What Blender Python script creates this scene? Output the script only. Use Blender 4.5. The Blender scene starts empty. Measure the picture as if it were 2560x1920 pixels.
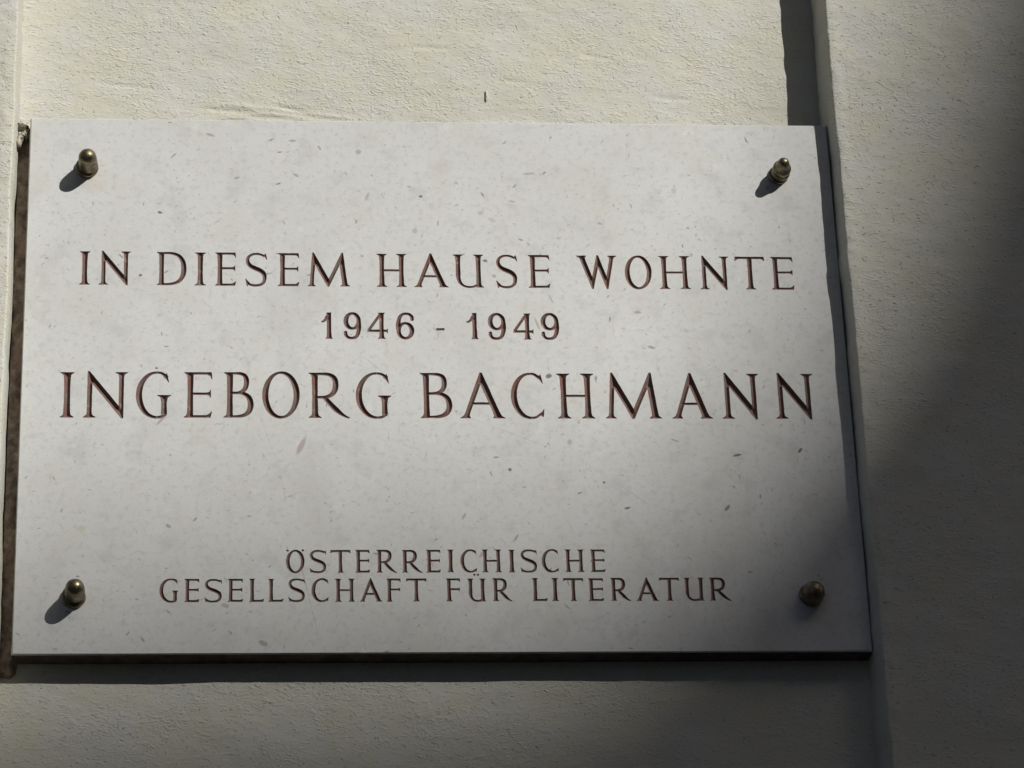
import bpy, bmesh, math, random
import numpy as np
from mathutils import Matrix, Vector
from mathutils.geometry import delaunay_2d_cdt

scene = bpy.context.scene
col = scene.collection

# ------------------------------------------------------------------ camera
# World: X to the right along the wall, Z up, -Y out of the wall towards the street.
# The front face of the plaque is the plane y = 0, its centre the origin (about 2.9 m above the pavement).
cam_d = bpy.data.cameras.new('camera')
cam = bpy.data.objects.new('camera', cam_d)
col.objects.link(cam)
scene.camera = cam
RIGHT = Vector((0.9965671842828708, -0.07557712274376968, -0.033792687497203155))
DOWN = Vector((0.0027111263578034686, 0.4377575075237685, -0.8990889913687352))
FWD = Vector((0.08274356170955226, 0.8959109683022922, 0.4364596658011673))
CAM = Vector((-0.16525261, -2.45390954, -1.20201739))
m = Matrix.Identity(4)
for i in range(3):
    m[i][0] = RIGHT[i]; m[i][1] = -DOWN[i]; m[i][2] = -FWD[i]; m[i][3] = CAM[i]
cam.matrix_world = m
cam_d.sensor_fit = 'HORIZONTAL'
cam_d.sensor_width = 36.0
cam_d.lens = 8100.0 / 2560.0 * 36.0
cam_d.clip_start = 0.05
cam_d.clip_end = 500.0

# ------------------------------------------------------------------ sky, sun, exposure
SA, SB = 0.82, 0.80                                   # shadow offset sideways / downwards per unit of relief
S = Vector((SA, -1.0, SB)).normalized()               # towards the sun
elev = math.asin(S.z)
world = bpy.data.worlds.new('World')
scene.world = world
world.use_nodes = True
wn = world.node_tree
bg = wn.nodes['Background']
sky = wn.nodes.new('ShaderNodeTexSky')
sky.sky_type = 'NISHITA'
sky.sun_disc = False
sky.air_density = 0.7
sky.dust_density = 4.0
sky.ozone_density = 0.3
sky.sun_elevation = elev
sky.sun_rotation = math.atan2(S.x, S.y)
wn.links.new(sky.outputs[0], bg.inputs[0])
bg.inputs[1].default_value = 0.05
sun_d = bpy.data.lights.new('sun', 'SUN')
sun_d.energy = 4.9
sun_d.angle = math.radians(0.53)
sun_d.color = (1.0, 0.965, 0.90)
sun = bpy.data.objects.new('sun', sun_d)
col.objects.link(sun)
sun.rotation_euler = (-S).to_track_quat('-Z', 'Y').to_euler()
scene.view_settings.view_transform = 'Standard'
scene.view_settings.look = 'None'
scene.view_settings.exposure = -0.25
scene.view_settings.gamma = 1.0
scene.view_settings.use_curve_mapping = False
scene.cycles.max_bounces = 5
scene.cycles.diffuse_bounces = 3

# ------------------------------------------------------------------ helpers
rng = random.Random(7)

def tag(o, label=None, cat=None, group=None, kind=None):
    if label: o['label'] = label
    if cat: o['category'] = cat
    if group: o['group'] = group
    if kind: o['kind'] = kind
    return o

def mesh_obj(name, verts, faces, mat, parent=None, smooth=False):
    me = bpy.data.meshes.new(name)
    me.from_pydata([tuple(v) for v in verts], [], [tuple(f) for f in faces])
    me.update()
    if mat: me.materials.append(mat)
    if smooth:
        me.polygons.foreach_set('use_smooth', [True] * len(me.polygons))
    o = bpy.data.objects.new(name, me)
    col.objects.link(o)
    o.parent = parent
    return o

def empty(name, loc=(0, 0, 0)):
    o = bpy.data.objects.new(name, None)
    o.location = loc
    o.empty_display_size = 0.05
    col.objects.link(o)
    return o

def vnoise(x, y, seed):
    """smooth value noise on numpy arrays, about -1..1"""
    xi = np.floor(x).astype(np.int64); yi = np.floor(y).astype(np.int64)
    fx = x - xi; fy = y - yi
    fx = fx * fx * fx * (fx * (fx * 6 - 15) + 10); fy = fy * fy * fy * (fy * (fy * 6 - 15) + 10)
    def h(i, j):
        n = (i * 374761393 + j * 668265263 + seed * 1442695041) & 0xffffffff
        n = ((n ^ (n >> 13)) * 1274126177) & 0xffffffff
        n = n ^ (n >> 16)
        return (n & 0xffff) / 32767.5 - 1.0
    a = h(xi, yi) * (1 - fx) + h(xi + 1, yi) * fx
    b = h(xi, yi + 1) * (1 - fx) + h(xi + 1, yi + 1) * fx
    return a * (1 - fy) + b * fy

# ------------------------------------------------------------------ materials
class NT:
    def __init__(self, name):
        self.mat = bpy.data.materials.new(name)
        self.mat.use_nodes = True
        self.nt = self.mat.node_tree
        self.bsdf = self.nt.nodes['Principled BSDF']
    def node(self, kind, **kw):
        n = self.nt.nodes.new(kind)
        for k, v in kw.items(): setattr(n, k, v)
        return n
    def link(self, a, b): self.nt.links.new(a, b)
    def setin(self, sock, v):
        if hasattr(v, 'is_output'): self.link(v, sock)
        else: sock.default_value = v
    def math(self, op, a, b=None, c=None):
        n = self.node('ShaderNodeMath', operation=op)
        self.setin(n.inputs[0], a)
        if b is not None: self.setin(n.inputs[1], b)
        if c is not None: self.setin(n.inputs[2], c)
        return n.outputs[0]
    def ramp(self, v, lo, hi, a=0.0, b=1.0):
        n = self.node('ShaderNodeMapRange', interpolation_type='SMOOTHSTEP')
        self.setin(n.inputs[0], v)
        n.inputs[1].default_value = lo; n.inputs[2].default_value = hi
        n.inputs[3].default_value = a; n.inputs[4].default_value = b
        return n.outputs[0]
    def noise(self, vec, scale, detail=2.0, rough=0.5, dist=0.0):
        n = self.node('ShaderNodeTexNoise')
        self.setin(n.inputs['Vector'], vec)
        n.inputs['Scale'].default_value = scale
        n.inputs['Detail'].default_value = detail
        n.inputs['Roughness'].default_value = rough
        n.inputs['Distortion'].default_value = dist
        return n.outputs[0]
    def mapping(self, vec, loc=(0, 0, 0), rot=(0, 0, 0), scale=(1, 1, 1)):
        n = self.node('ShaderNodeMapping')
        self.setin(n.inputs[0], vec)
        n.inputs[1].default_value = loc; n.inputs[2].default_value = rot; n.inputs[3].default_value = scale
        return n.outputs[0]
    def mix(self, fac, a, b, blend='MIX'):
        n = self.node('ShaderNodeMix', data_type='RGBA', blend_type=blend)
        self.setin(n.inputs[0], fac)
        self.setin(n.inputs[6], a if hasattr(a, 'is_output') else (*a, 1.0))
        self.setin(n.inputs[7], b if hasattr(b, 'is_output') else (*b, 1.0))
        return n.outputs[2]
    def coords(self):
        """object coordinates turned so that x, y span the wall plane"""
        tc = self.node('ShaderNodeTexCoord')
        sep = self.node('ShaderNodeSeparateXYZ'); self.link(tc.outputs['Object'], sep.inputs[0])
        cmb = self.node('ShaderNodeCombineXYZ')
        self.link(sep.outputs[0], cmb.inputs[0]); self.link(sep.outputs[2], cmb.inputs[1]); self.link(sep.outputs[1], cmb.inputs[2])
        return cmb.outputs[0]
    def bump(self, h, strength, dist):
        n = self.node('ShaderNodeBump')
        n.inputs['Strength'].default_value = strength
        n.inputs['Distance'].default_value = dist
        self.link(h, n.inputs['Height'])
        self.link(n.outputs[0], self.bsdf.inputs['Normal'])
        return n
    def ellipse(self, vec, x, z, hl, hw, ang, soft=0.55):
        s = self.node('ShaderNodeVectorMath', operation='SUBTRACT')
        self.link(vec, s.inputs[0]); s.inputs[1].default_value = (x, z, 0)
        r = self.node('ShaderNodeVectorRotate', rotation_type='Z_AXIS')
        self.link(s.outputs[0], r.inputs['Vector']); r.inputs['Angle'].default_value = -ang
        k = self.node('ShaderNodeVectorMath', operation='MULTIPLY')
        self.link(r.outputs[0], k.inputs[0]); k.inputs[1].default_value = (1.0 / hl, 1.0 / hw, 0.0)
        l = self.node('ShaderNodeVectorMath', operation='LENGTH')
        self.link(k.outputs[0], l.inputs[0])
        return self.ramp(l.outputs['Value'], 1.0, soft, 0.0, 1.0)

def mat_plaster(name, pit_amount=1.0, wave_amount=1.0):
    t = NT(name)
    v = t.coords()
    warp = t.node('ShaderNodeVectorMath', operation='ADD')
    wn_ = t.node('ShaderNodeTexNoise'); t.link(v, wn_.inputs['Vector']); wn_.inputs['Scale'].default_value = 90.0
    wsc = t.node('ShaderNodeVectorMath', operation='SCALE'); t.link(wn_.outputs['Color'], wsc.inputs[0]); wsc.inputs['Scale'].default_value = 0.006
    t.link(v, warp.inputs[0]); t.link(wsc.outputs[0], warp.inputs[1])
    vw = warp.outputs[0]
    st = t.mapping(vw, rot=(0, 0, math.radians(14)), scale=(0.55, 1.0, 1.0))
    wav = t.noise(st, 330.0, 2.5, 0.55)
    wav_r = t.math('ABSOLUTE', t.math('SUBTRACT', wav, 0.5))
    wav_h = t.ramp(wav_r, 0.0, 0.16, 0.0, 1.0)                         # brush ridges and creases
    mod = t.ramp(t.noise(v, 22.0, 2.0), 0.38, 0.66, 0.25, 1.0)
    pit = t.ramp(t.noise(t.mapping(vw, loc=(3, 1, 0), rot=(0, 0, math.radians(20)), scale=(0.7, 1, 1)), 430.0, 1.0), 0.645, 0.74, 0.0, 1.0)
    pit2 = t.ramp(t.noise(t.mapping(vw, loc=(7, 5, 0)), 210.0, 1.0), 0.74, 0.82, 0.0, 1.0)
    fine = t.noise(v, 900.0, 2.0)
    h = t.math('MULTIPLY', t.math('MULTIPLY', wav_h, mod), 0.55 * wave_amount)
    h = t.math('ADD', h, t.math('MULTIPLY', wav, 1.1 * wave_amount))
    h = t.math('SUBTRACT', h, t.math('MULTIPLY', pit, 1.0 * pit_amount))
    h = t.math('SUBTRACT', h, t.math('MULTIPLY', pit2, 0.8 * pit_amount))
    h = t.math('ADD', h, t.math('MULTIPLY', fine, 0.15))
    t.bump(h, 1.0, 0.00050)
    patch = t.noise(v, 26.0, 3.0, 0.6)
    c = t.mix(t.ramp(patch, 0.3, 0.7), (0.592, 0.588, 0.500), (0.592, 0.592, 0.555))
    c = t.mix(t.math('MULTIPLY', t.ramp(t.noise(v, 60.0, 2.0), 0.55, 0.75), 0.35), c, (0.60, 0.585, 0.455))
    c = t.mix(t.math('MULTIPLY', t.ramp(t.noise(v, 5.0, 3.0), 0.35, 0.7), 0.10), c, (0.46, 0.44, 0.38))
    dirt = t.math('MULTIPLY', t.math('MAXIMUM', pit, pit2), 0.28 * pit_amount)
    c = t.mix(dirt, c, (0.20, 0.185, 0.15))
    t.link(c, t.bsdf.inputs['Base Color'])
    t.bsdf.inputs['Roughness'].default_value = 0.85
    t.bsdf.inputs['Specular IOR Level'].default_value = 0.25
    return t.mat

def mat_mortar():
    t = NT('brown_mortar')
    v = t.coords()
    n = t.noise(v, 120.0, 4.0, 0.65)
    c = t.mix(t.ramp(n, 0.3, 0.7), (0.21, 0.155, 0.12), (0.44, 0.36, 0.29))
    c = t.mix(t.math('MULTIPLY', t.ramp(t.noise(v, 30.0, 2.0), 0.5, 0.7), 0.4), c, (0.34, 0.21, 0.14))
    t.link(c, t.bsdf.inputs['Base Color'])
    t.bsdf.inputs['Roughness'].default_value = 0.95
    t.bump(t.noise(v, 260.0, 3.0), 1.0, 0.0012)
    return t.mat

def mat_crumb():
    t = NT('crumbling_mortar')
    v = t.coords()
    n = t.noise(v, 300.0, 4.0, 0.65)
    t.link(t.mix(t.ramp(n, 0.3, 0.7), (0.30, 0.27, 0.22), (0.52, 0.48, 0.40)), t.bsdf.inputs['Base Color'])
    t.bsdf.inputs['Roughness'].default_value = 0.95
    t.bump(n, 1.0, 0.001)
    return t.mat

# marks in the stone: x, z (mm), half length, half width (mm), angle (degrees), strength, tint
MARKS = [
    (-116.8, -64.5, 9.31, 2.42, 66, 0.55, (0.4, 0.36, 0.34)),
    (-225.9, -137.0, 2.76, 1.38, -40, 0.75, (0.36, 0.34, 0.325)),
    (-204.1, -130.9, 2.76, 1.03, 50, 0.7, (0.36, 0.34, 0.325)),
    (-296.9, -139.4, 3.79, 3.1, 10, 0.3, (0.52, 0.46, 0.34)),
    (-148.4, -240.3, 4.48, 2.42, -30, 0.55, (0.36, 0.34, 0.325)),
    (-245.2, -236.8, 3.1, 1.03, -50, 0.75, (0.36, 0.34, 0.325)),
    (-179.2, -207.5, 4.14, 1.72, -15, 0.45, (0.36, 0.34, 0.325)),
    (-233.7, -41.5, 5.52, 1.21, 50, 0.5, (0.36, 0.34, 0.325)),
    (-231.5, -38.2, 3.1, 1.38, 20, 0.5, (0.36, 0.34, 0.325)),
    (57.0, -86.0, 1.72, 1.38, 30, 0.85, (0.16, 0.15, 0.14)),
    (39.5, 158.5, 3.1, 2.07, 20, 0.4, (0.45, 0.4, 0.38)),
    (49.4, 151.4, 4.14, 1.72, -30, 0.32, (0.45, 0.4, 0.38)),
    (209.6, 181.8, 2.76, 3.1, 0, 0.25, (0.36, 0.34, 0.325)),
    (83.0, 197.9, 5.52, 1.38, 5, 0.4, (0.36, 0.34, 0.325)),
    (171.8, 62.1, 3.45, 1.38, -5, 0.6, (0.36, 0.34, 0.325)),
    (182.1, 28.7, 3.79, 1.38, -15, 0.65, (0.36, 0.34, 0.325)),
    (92.9, 1.1, 3.1, 2.07, 20, 0.75, (0.16, 0.15, 0.14)),
    (84.9, 50.5, 6.9, 1.21, -70, 0.45, (0.36, 0.34, 0.325)),
    (303.0, -68.1, 3.1, 1.38, 50, 0.85, (0.16, 0.15, 0.14)),
    (249.3, -72.6, 4.14, 1.21, 12, 0.75, (0.16, 0.15, 0.14)),
    (108.1, -60.6, 2.76, 2.07, 60, 0.4, (0.36, 0.34, 0.325)),
    (197.1, -58.9, 4.14, 0.69, -20, 0.55, (0.36, 0.34, 0.325)),
    (97.5, 74.8, 4.83, 0.86, -65, 0.4, (0.36, 0.34, 0.325)),
    (-194.5, 234.2, 4.14, 1.38, -20, 0.55, (0.36, 0.34, 0.325)),
    (-225.8, 213.0, 4.14, 1.03, 45, 0.5, (0.36, 0.34, 0.325)),
    (-122.9, 228.9, 3.45, 1.21, -5, 0.55, (0.36, 0.34, 0.325)),
    (-65.5, 218.2, 2.76, 2.42, 45, 0.45, (0.36, 0.34, 0.325)),
    (-58.4, 173.9, 4.83, 1.38, 70, 0.4, (0.36, 0.34, 0.325)),
    (-236.8, 156.6, 2.42, 1.21, -10, 0.85, (0.16, 0.15, 0.14)),
    (-119.9, 194.4, 3.1, 1.38, -30, 0.5, (0.36, 0.34, 0.325)),
    (-171.1, 191.2, 2.76, 1.38, 20, 0.5, (0.36, 0.34, 0.325)),
    (-17.8, 140.3, 2.76, 2.76, 0, 0.35, (0.36, 0.34, 0.325)),
    (2.4, 147.9, 3.45, 0.69, 88, 0.7, (0.36, 0.34, 0.325)),
    (-99.6, 222.3, 2.76, 1.03, -60, 0.55, (0.36, 0.34, 0.325)),
    (-11.9, 174.3, 1.72, 1.38, 30, 0.85, (0.16, 0.15, 0.14)),
    (154.0, -121.1, 3.1, 1.03, 15, 0.8, (0.16, 0.15, 0.14)),
    (237.7, -121.1, 3.79, 1.38, 50, 0.6, (0.25, 0.21, 0.16)),
    (135.4, -97.7, 1.38, 1.21, 0, 0.85, (0.16, 0.15, 0.14)),
    (5.4, 198.8, 15.52, 65.55, 4, 0.18, (0.58, 0.5, 0.47)),
    (-292.3, 198.0, 16.56, 14.49, 0, 0.22, (0.52, 0.46, 0.34)),
    (-295.4, -202.2, 15.87, 10.35, 0, 0.25, (0.52, 0.46, 0.34)),
    (301.8, -220.0, 15.52, 10.35, 0, 0.3, (0.52, 0.46, 0.34)),
    (-295.4, 184.1, 13.8, 6.21, -20, 0.15, (0.55, 0.42, 0.3)),
    (17.4, -128.2, 3.79, 1.03, 60, 0.5, (0.36, 0.34, 0.325)),
    (59.9, -148.1, 4.14, 1.03, 60, 0.55, (0.36, 0.34, 0.325)),
    (31.3, -162.4, 4.48, 1.38, 55, 0.45, (0.36, 0.34, 0.325)),
    (-11.7, -167.6, 7.59, 0.86, -70, 0.4, (0.36, 0.3, 0.18)),
    (49.4, 96.6, 2.07, 1.72, 0, 0.5, (0.36, 0.34, 0.325)),
    (-63.7, 115.3, 1.72, 1.38, 0, 0.5, (0.36, 0.34, 0.325)),
    (-252.5, 95.5, 1.72, 1.21, 20, 0.75, (0.16, 0.15, 0.14)),
    (-237.7, 7.5, 1.38, 1.03, 0, 0.7, (0.16, 0.15, 0.14)),
    (42.2, 111.3, 2.07, 1.38, 0, 0.7, (0.16, 0.15, 0.14)),
    (-0.1, 40.5, 1.03, 4.83, 0, 0.3, (0.45, 0.38, 0.36)),
]
VEINS = [
    (-153.7, -26.6, -133.8, -92.3, 0.75),
    (-133.8, -92.3, -126.4, -132.1, 0.75),
    (-126.4, -132.1, -100.7, -247.4, 0.75),
    (-164.5, 26.6, -153.7, -26.6, 0.5),
    (-76.7, 30.0, -19.8, -19.9, 0.5),
    (-19.8, -19.9, 114.8, -75.7, 0.5),
    (114.8, -75.7, 144.8, -96.6, 0.5),
    (144.8, -96.6, 177.8, -122.9, 0.5),
]

def mat_stone():
    t = NT('pale_limestone')
    v = t.coords()
    cloud = t.noise(v, 9.0, 3.0, 0.55)
    c = t.mix(t.ramp(cloud, 0.3, 0.7), (0.622, 0.637, 0.625), (0.662, 0.682, 0.690))
    c = t.mix(t.math('MULTIPLY', t.ramp(t.noise(v, 24.0, 4.0, 0.6), 0.46, 0.72), 0.50), c, (0.60, 0.595, 0.53))
    c = t.mix(t.math('MULTIPLY', t.ramp(t.noise(v, 38.0, 4.0, 0.6), 0.50, 0.72), 0.60), c, (0.52, 0.525, 0.525))
    c = t.mix(t.math('MULTIPLY', t.ramp(t.noise(t.mapping(v, loc=(4, 2, 0), scale=(1, 0.6, 1)), 13.0, 4.0, 0.6), 0.52, 0.74), 0.40), c, (0.54, 0.535, 0.53))
    c = t.mix(t.math('MULTIPLY', t.ramp(t.noise(t.mapping(v, loc=(9, 6, 0)), 55.0, 3.0, 0.6), 0.60, 0.74), 0.5), c, (0.74, 0.74, 0.735))
    grain = t.noise(v, 520.0, 3.0, 0.7)
    c = t.mix(t.ramp(grain, 0.25, 0.75, 0.0, 0.32), c, (0.50, 0.495, 0.485))
    c = t.mix(t.ramp(t.noise(v, 190.0, 2.0, 0.6), 0.50, 0.72, 0.0, 0.42), c, (0.47, 0.46, 0.445))
    # short shell flecks: one turned ellipse in a cell
    nz = t.node('ShaderNodeTexNoise'); t.link(v, nz.inputs['Vector']); nz.inputs['Scale'].default_value = 210.0
    ns = t.node('ShaderNodeVectorMath', operation='SCALE'); t.link(nz.outputs['Color'], ns.inputs[0]); ns.inputs['Scale'].default_value = 0.0030
    wv = t.node('ShaderNodeVectorMath', operation='ADD'); t.link(v, wv.inputs[0]); t.link(ns.outputs[0], wv.inputs[1])
    clus = t.ramp(t.noise(t.mapping(v, loc=(2, 8, 0)), 21.0, 3.0, 0.6), 0.36, 0.64, 0.35, 1.35)
    for scale, hl, hw, keep, dark, loc, colr in ((170.0, 0.22, 0.14, 0.60, 0.44, 0.0, (0.38, 0.38, 0.36)),
                                                 (100.0, 0.20, 0.090, 0.64, 0.58, 3.7, (0.34, 0.32, 0.30)),
                                                 (58.0, 0.15, 0.050, 0.64, 0.80, 1.9, (0.27, 0.255, 0.245)),
                                                 (34.0, 0.125, 0.036, 0.62, 0.80, 6.3, (0.30, 0.29, 0.28))):
        vo = t.node('ShaderNodeTexVoronoi', voronoi_dimensions='2D', feature='F1')
        vm = t.mapping(wv.outputs[0], loc=(loc, loc * 0.7, 0))
        t.link(vm, vo.inputs['Vector']); vo.inputs['Scale'].default_value = scale
        sub = t.node('ShaderNodeVectorMath', operation='SUBTRACT')
        t.link(vm, sub.inputs[0]); t.link(vo.outputs['Position'], sub.inputs[1])
        sc = t.node('ShaderNodeSeparateColor'); t.link(vo.outputs['Color'], sc.inputs[0])
        ro = t.node('ShaderNodeVectorRotate', rotation_type='Z_AXIS')
        t.link(sub.outputs[0], ro.inputs['Vector'])
        t.link(t.math('MULTIPLY', sc.outputs[0], 6.283), ro.inputs['Angle'])
        sx = t.node('ShaderNodeSeparateXYZ'); t.link(ro.outputs[0], sx.inputs[0])
        size = t.math('ADD', t.math('MULTIPLY', sc.outputs[1], 1.0), 0.25)
        ex = t.math('DIVIDE', sx.outputs[0], t.math('MULTIPLY', size, hl / scale))
        bent = t.math('ADD', sx.outputs[1], t.math('MULTIPLY', t.math('MULTIPLY', ex, ex), hw * 0.7 / scale))   # curved like a shell section
        ey = t.math('DIVIDE', bent, t.math('MULTIPLY', size, hw / scale))
        d = t.math('SQRT', t.math('ADD', t.math('MULTIPLY', ex, ex), t.math('MULTIPLY', ey, ey)))
        mk = t.ramp(d, 1.1, 0.2)
        on = t.ramp(sc.outputs[2], keep, 1.0, 0.0, 1.0)
        str_ = t.math('MULTIPLY', t.math('MULTIPLY', t.math('MULTIPLY', mk, on), clus), dark * 1.3)
        c = t.mix(str_, c, colr)
    # the larger marks one by one, their edges broken by noise
    wob = t.node('ShaderNodeTexNoise'); t.link(v, wob.inputs['Vector']); wob.inputs['Scale'].default_value = 330.0
    ws = t.node('ShaderNodeVectorMath', operation='SCALE'); t.link(wob.outputs['Color'], ws.inputs[0]); ws.inputs['Scale'].default_value = 0.0012
    wo = t.node('ShaderNodeVectorMath', operation='SUBTRACT'); t.link(ws.outputs[0], wo.inputs[0]); wo.inputs[1].default_value = (0.0006, 0.0006, 0)
    wa = t.node('ShaderNodeVectorMath', operation='ADD'); t.link(v, wa.inputs[0]); t.link(wo.outputs[0], wa.inputs[1])
    for x, z, hl, hw, ang, st, colr in MARKS:
        if hw < 8: hl, hw, st = hl * 1.15, hw * 1.25, st * 1.3
        mk = t.ellipse(wa.outputs[0], x / 1000, z / 1000, hl / 1000, hw / 1000, math.radians(ang), 0.5 if hw < 8 else 0.0)
        c = t.mix(t.math('MULTIPLY', mk, min(0.95, st * 1.25)), c, colr)
    fade = t.ramp(t.noise(v, 35.0, 2.0), 0.38, 0.6, 0.15, 1.0)
    for x0, z0, x1, z1, st in VEINS:
        L = math.hypot(x1 - x0, z1 - z0) / 2
        mk = t.ellipse(wa.outputs[0], (x0 + x1) / 2000, (z0 + z1) / 2000, L * 1.12 / 1000, 0.00055, math.atan2(z1 - z0, x1 - x0), 0.3)
        c = t.mix(t.math('MULTIPLY', t.math('MULTIPLY', mk, fade), st), c, (0.36, 0.35, 0.345))
    t.link(c, t.bsdf.inputs['Base Color'])
    t.bsdf.inputs['Roughness'].default_value = 0.62
    t.bsdf.inputs['Specular IOR Level'].default_value = 0.3
    t.bump(grain, 0.5, 0.0002)
    return t.mat

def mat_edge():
    t = NT('shade_painted_stone_edge')  # near-black base carries the underside's shade, used on all slab sides
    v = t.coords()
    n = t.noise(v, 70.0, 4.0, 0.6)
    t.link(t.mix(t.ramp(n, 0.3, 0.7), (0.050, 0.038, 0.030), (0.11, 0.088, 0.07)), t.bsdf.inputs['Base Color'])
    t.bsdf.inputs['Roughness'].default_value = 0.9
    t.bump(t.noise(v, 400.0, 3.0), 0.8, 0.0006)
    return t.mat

def mat_paint():
    t = NT('red_brown_letter_paint')
    v = t.coords()
    n = t.noise(v, 75.0, 3.0, 0.6)
    c = t.mix(t.ramp(n, 0.35, 0.65), (0.165, 0.086, 0.070), (0.150, 0.112, 0.099))
    c = t.mix(t.math('MULTIPLY', t.ramp(t.noise(v, 300.0, 3.0, 0.6), 0.55, 0.72), 0.45), c, (0.24, 0.19, 0.17))
    c = t.mix(t.math('MULTIPLY', t.ramp(t.noise(v, 130.0, 2.0), 0.64, 0.74), 0.5), c, (0.34, 0.30, 0.28))
    t.link(c, t.bsdf.inputs['Base Color'])
    t.bsdf.inputs['Roughness'].default_value = 0.6
    t.bsdf.inputs['Specular IOR Level'].default_value = 0.3
    t.bump(t.noise(v, 700.0, 2.0), 0.6, 0.0004)
    return t.mat

def mat_brass():
    t = NT('weathered_brass')
    tc = t.node('ShaderNodeTexCoord')
    v = tc.outputs['Object']
    n = t.noise(v, 220.0, 4.0, 0.65)
    c = t.mix(t.ramp(n, 0.35, 0.68), (0.26, 0.225, 0.15), (0.14, 0.115, 0.075))
    t.link(c, t.bsdf.inputs['Base Color'])
    t.bsdf.inputs['Metallic'].default_value = 1.0
    t.link(t.ramp(n, 0.3, 0.7, 0.30, 0.62), t.bsdf.inputs['Roughness'])
    t.bump(t.noise(v, 500.0, 2.0), 0.3, 0.0003)
    return t.mat

def mat_plain(name, a, b, scale):
    t = NT(name)
    tc = t.node('ShaderNodeTexCoord')
    n = t.noise(tc.outputs['Object'], scale, 4.0, 0.6)
    t.link(t.mix(n, a, b), t.bsdf.inputs['Base Color'])
    t.bsdf.inputs['Roughness'].default_value = 0.9
    return t.mat

PLASTER = mat_plaster('cream_roughcast_plaster', 0.7, 1.0)
PLASTER_BLOCK = mat_plaster('cream_roughcast_block_plaster', 0.95, 0.85)
MORTAR = mat_mortar()
CRUMB = mat_crumb()
STONE = mat_stone()
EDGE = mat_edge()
PAINT = mat_paint()
BRASS = mat_brass()

# ------------------------------------------------------------------ wall of the house
TP = 0.022          # the plaque stands this far out of the recessed field
TB = 0.0195          # the raised blocks stand this far out of the plaque front
GROUND = -2.9

def graded(a, b, fa, fb, fine, coarse):
    """coordinates from a to b, spaced 'fine' inside fa..fb and growing to 'coarse' outside"""
    xs = list(np.arange(max(a, fa), min(b, fb) + 1e-9, fine))
    st, x = fine, xs[-1]
    while x < b:
        st = min(coarse, st * 1.35); x = min(b, x + st); xs.append(x)
    st, x = fine, xs[0]; pre = []
    while x > a:
        st = min(coarse, st * 1.35); x = max(a, x - st); pre.append(x)
    return np.array(pre[::-1] + xs)

def relief(x, z, seed):
    return (0.0007 * vnoise(x / 0.085, z / 0.05, seed) + 0.00035 * vnoise(x / 0.026, z / 0.018, seed + 1)
            + 0.00018 * vnoise(x / 0.011 + 0.3 * z / 0.011, z / 0.006, seed + 2))

def crease(x, z, x0, z0, x1, z1, amp, w):
    """trowel drag between two points"""
    dx, dz = x1 - x0, z1 - z0
    L2 = dx * dx + dz * dz
    k = np.clip(((x - x0) * dx + (z - z0) * dz) / L2, 0, 1)
    d = np.hypot(x - x0 - k * dx, z - z0 - k * dz)
    return amp * np.exp(-(d / w) ** 2) * np.sin(math.pi * np.clip(k, 0.02, 0.98)) ** 0.5

def grid_faces(nu, nv, keep=None):
    f = []
    for i in range(nu - 1):
        for j in range(nv - 1):
            if keep is None or keep(i, j):
                a = i * nv + j
                f.append((a, a + nv, a + nv + 1, a + 1))
    return f

wall = empty('house_wall', (0, 0, GROUND))
tag(wall, 'cream roughcast plaster house wall with raised blocks either side of the plaque', 'wall')
OFF = Vector((0, 0, -GROUND))                       # children are written in plaque coordinates

def wall_part(name, verts, faces, mat, smooth=True):
    o = mesh_obj(name, verts, faces, mat, wall, smooth)
    o.location = OFF
    return o

# recessed field behind the plaque
xs = graded(-0.375, 0.372, -0.375, 0.372, 0.002, 0.01)
zs = np.concatenate([graded(GROUND, -0.2495, -0.42, -0.2495, 0.0018, 0.2),
                     np.linspace(-0.22, 0.22, 12), graded(0.2495, 1.6, 0.2495, 0.42, 0.0014, 0.2)])
X, Z = np.meshgrid(xs, zs, indexing='ij')
Y = TP + relief(X, Z, 3)
Y += crease(X, Z, -0.170, 0.2700, -0.060, 0.2590, -0.0006, 0.0030) + crease(X, Z, -0.155, 0.2740, -0.075, 0.2620, 0.0009, 0.0020)
Y += crease(X, Z, -0.185, 0.2790, -0.120, 0.2700, -0.0008, 0.0018) + crease(X, Z, 0.02, 0.2620, 0.16, 0.2600, -0.0007, 0.0012)
for cx0, cz0, cx1, cz1, ca in ((-0.205, 0.2745, -0.150, 0.2690, 0.0010), (-0.165, 0.2665, -0.118, 0.2640, 0.0011), (-0.140, 0.2780, -0.112, 0.2715, 0.0012),
                               (-0.120, 0.2690, -0.070, 0.2650, -0.0009), (-0.190, 0.2620, -0.160, 0.2600, 0.0008), (0.060, 0.3060, 0.086, 0.3040, 0.0007),
                               (0.135, 0.3350, 0.165, 0.3290, 0.0007), (-0.02, 0.3400, 0.02, 0.3370, 0.0006), (0.20, 0.2900, 0.24, 0.2870, 0.0007)):
    Y += crease(X, Z, cx0, cz0, cx1, cz1, ca, 0.0019)
Y += crease(X, Z, -0.30, 0.3000, -0.235, 0.2930, 0.0006, 0.002)
V = np.stack([X, Y, Z], -1).reshape(-1, 3)
wall_part('recessed_field', V.tolist(), grid_faces(len(xs), len(zs)), PLASTER)

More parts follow.
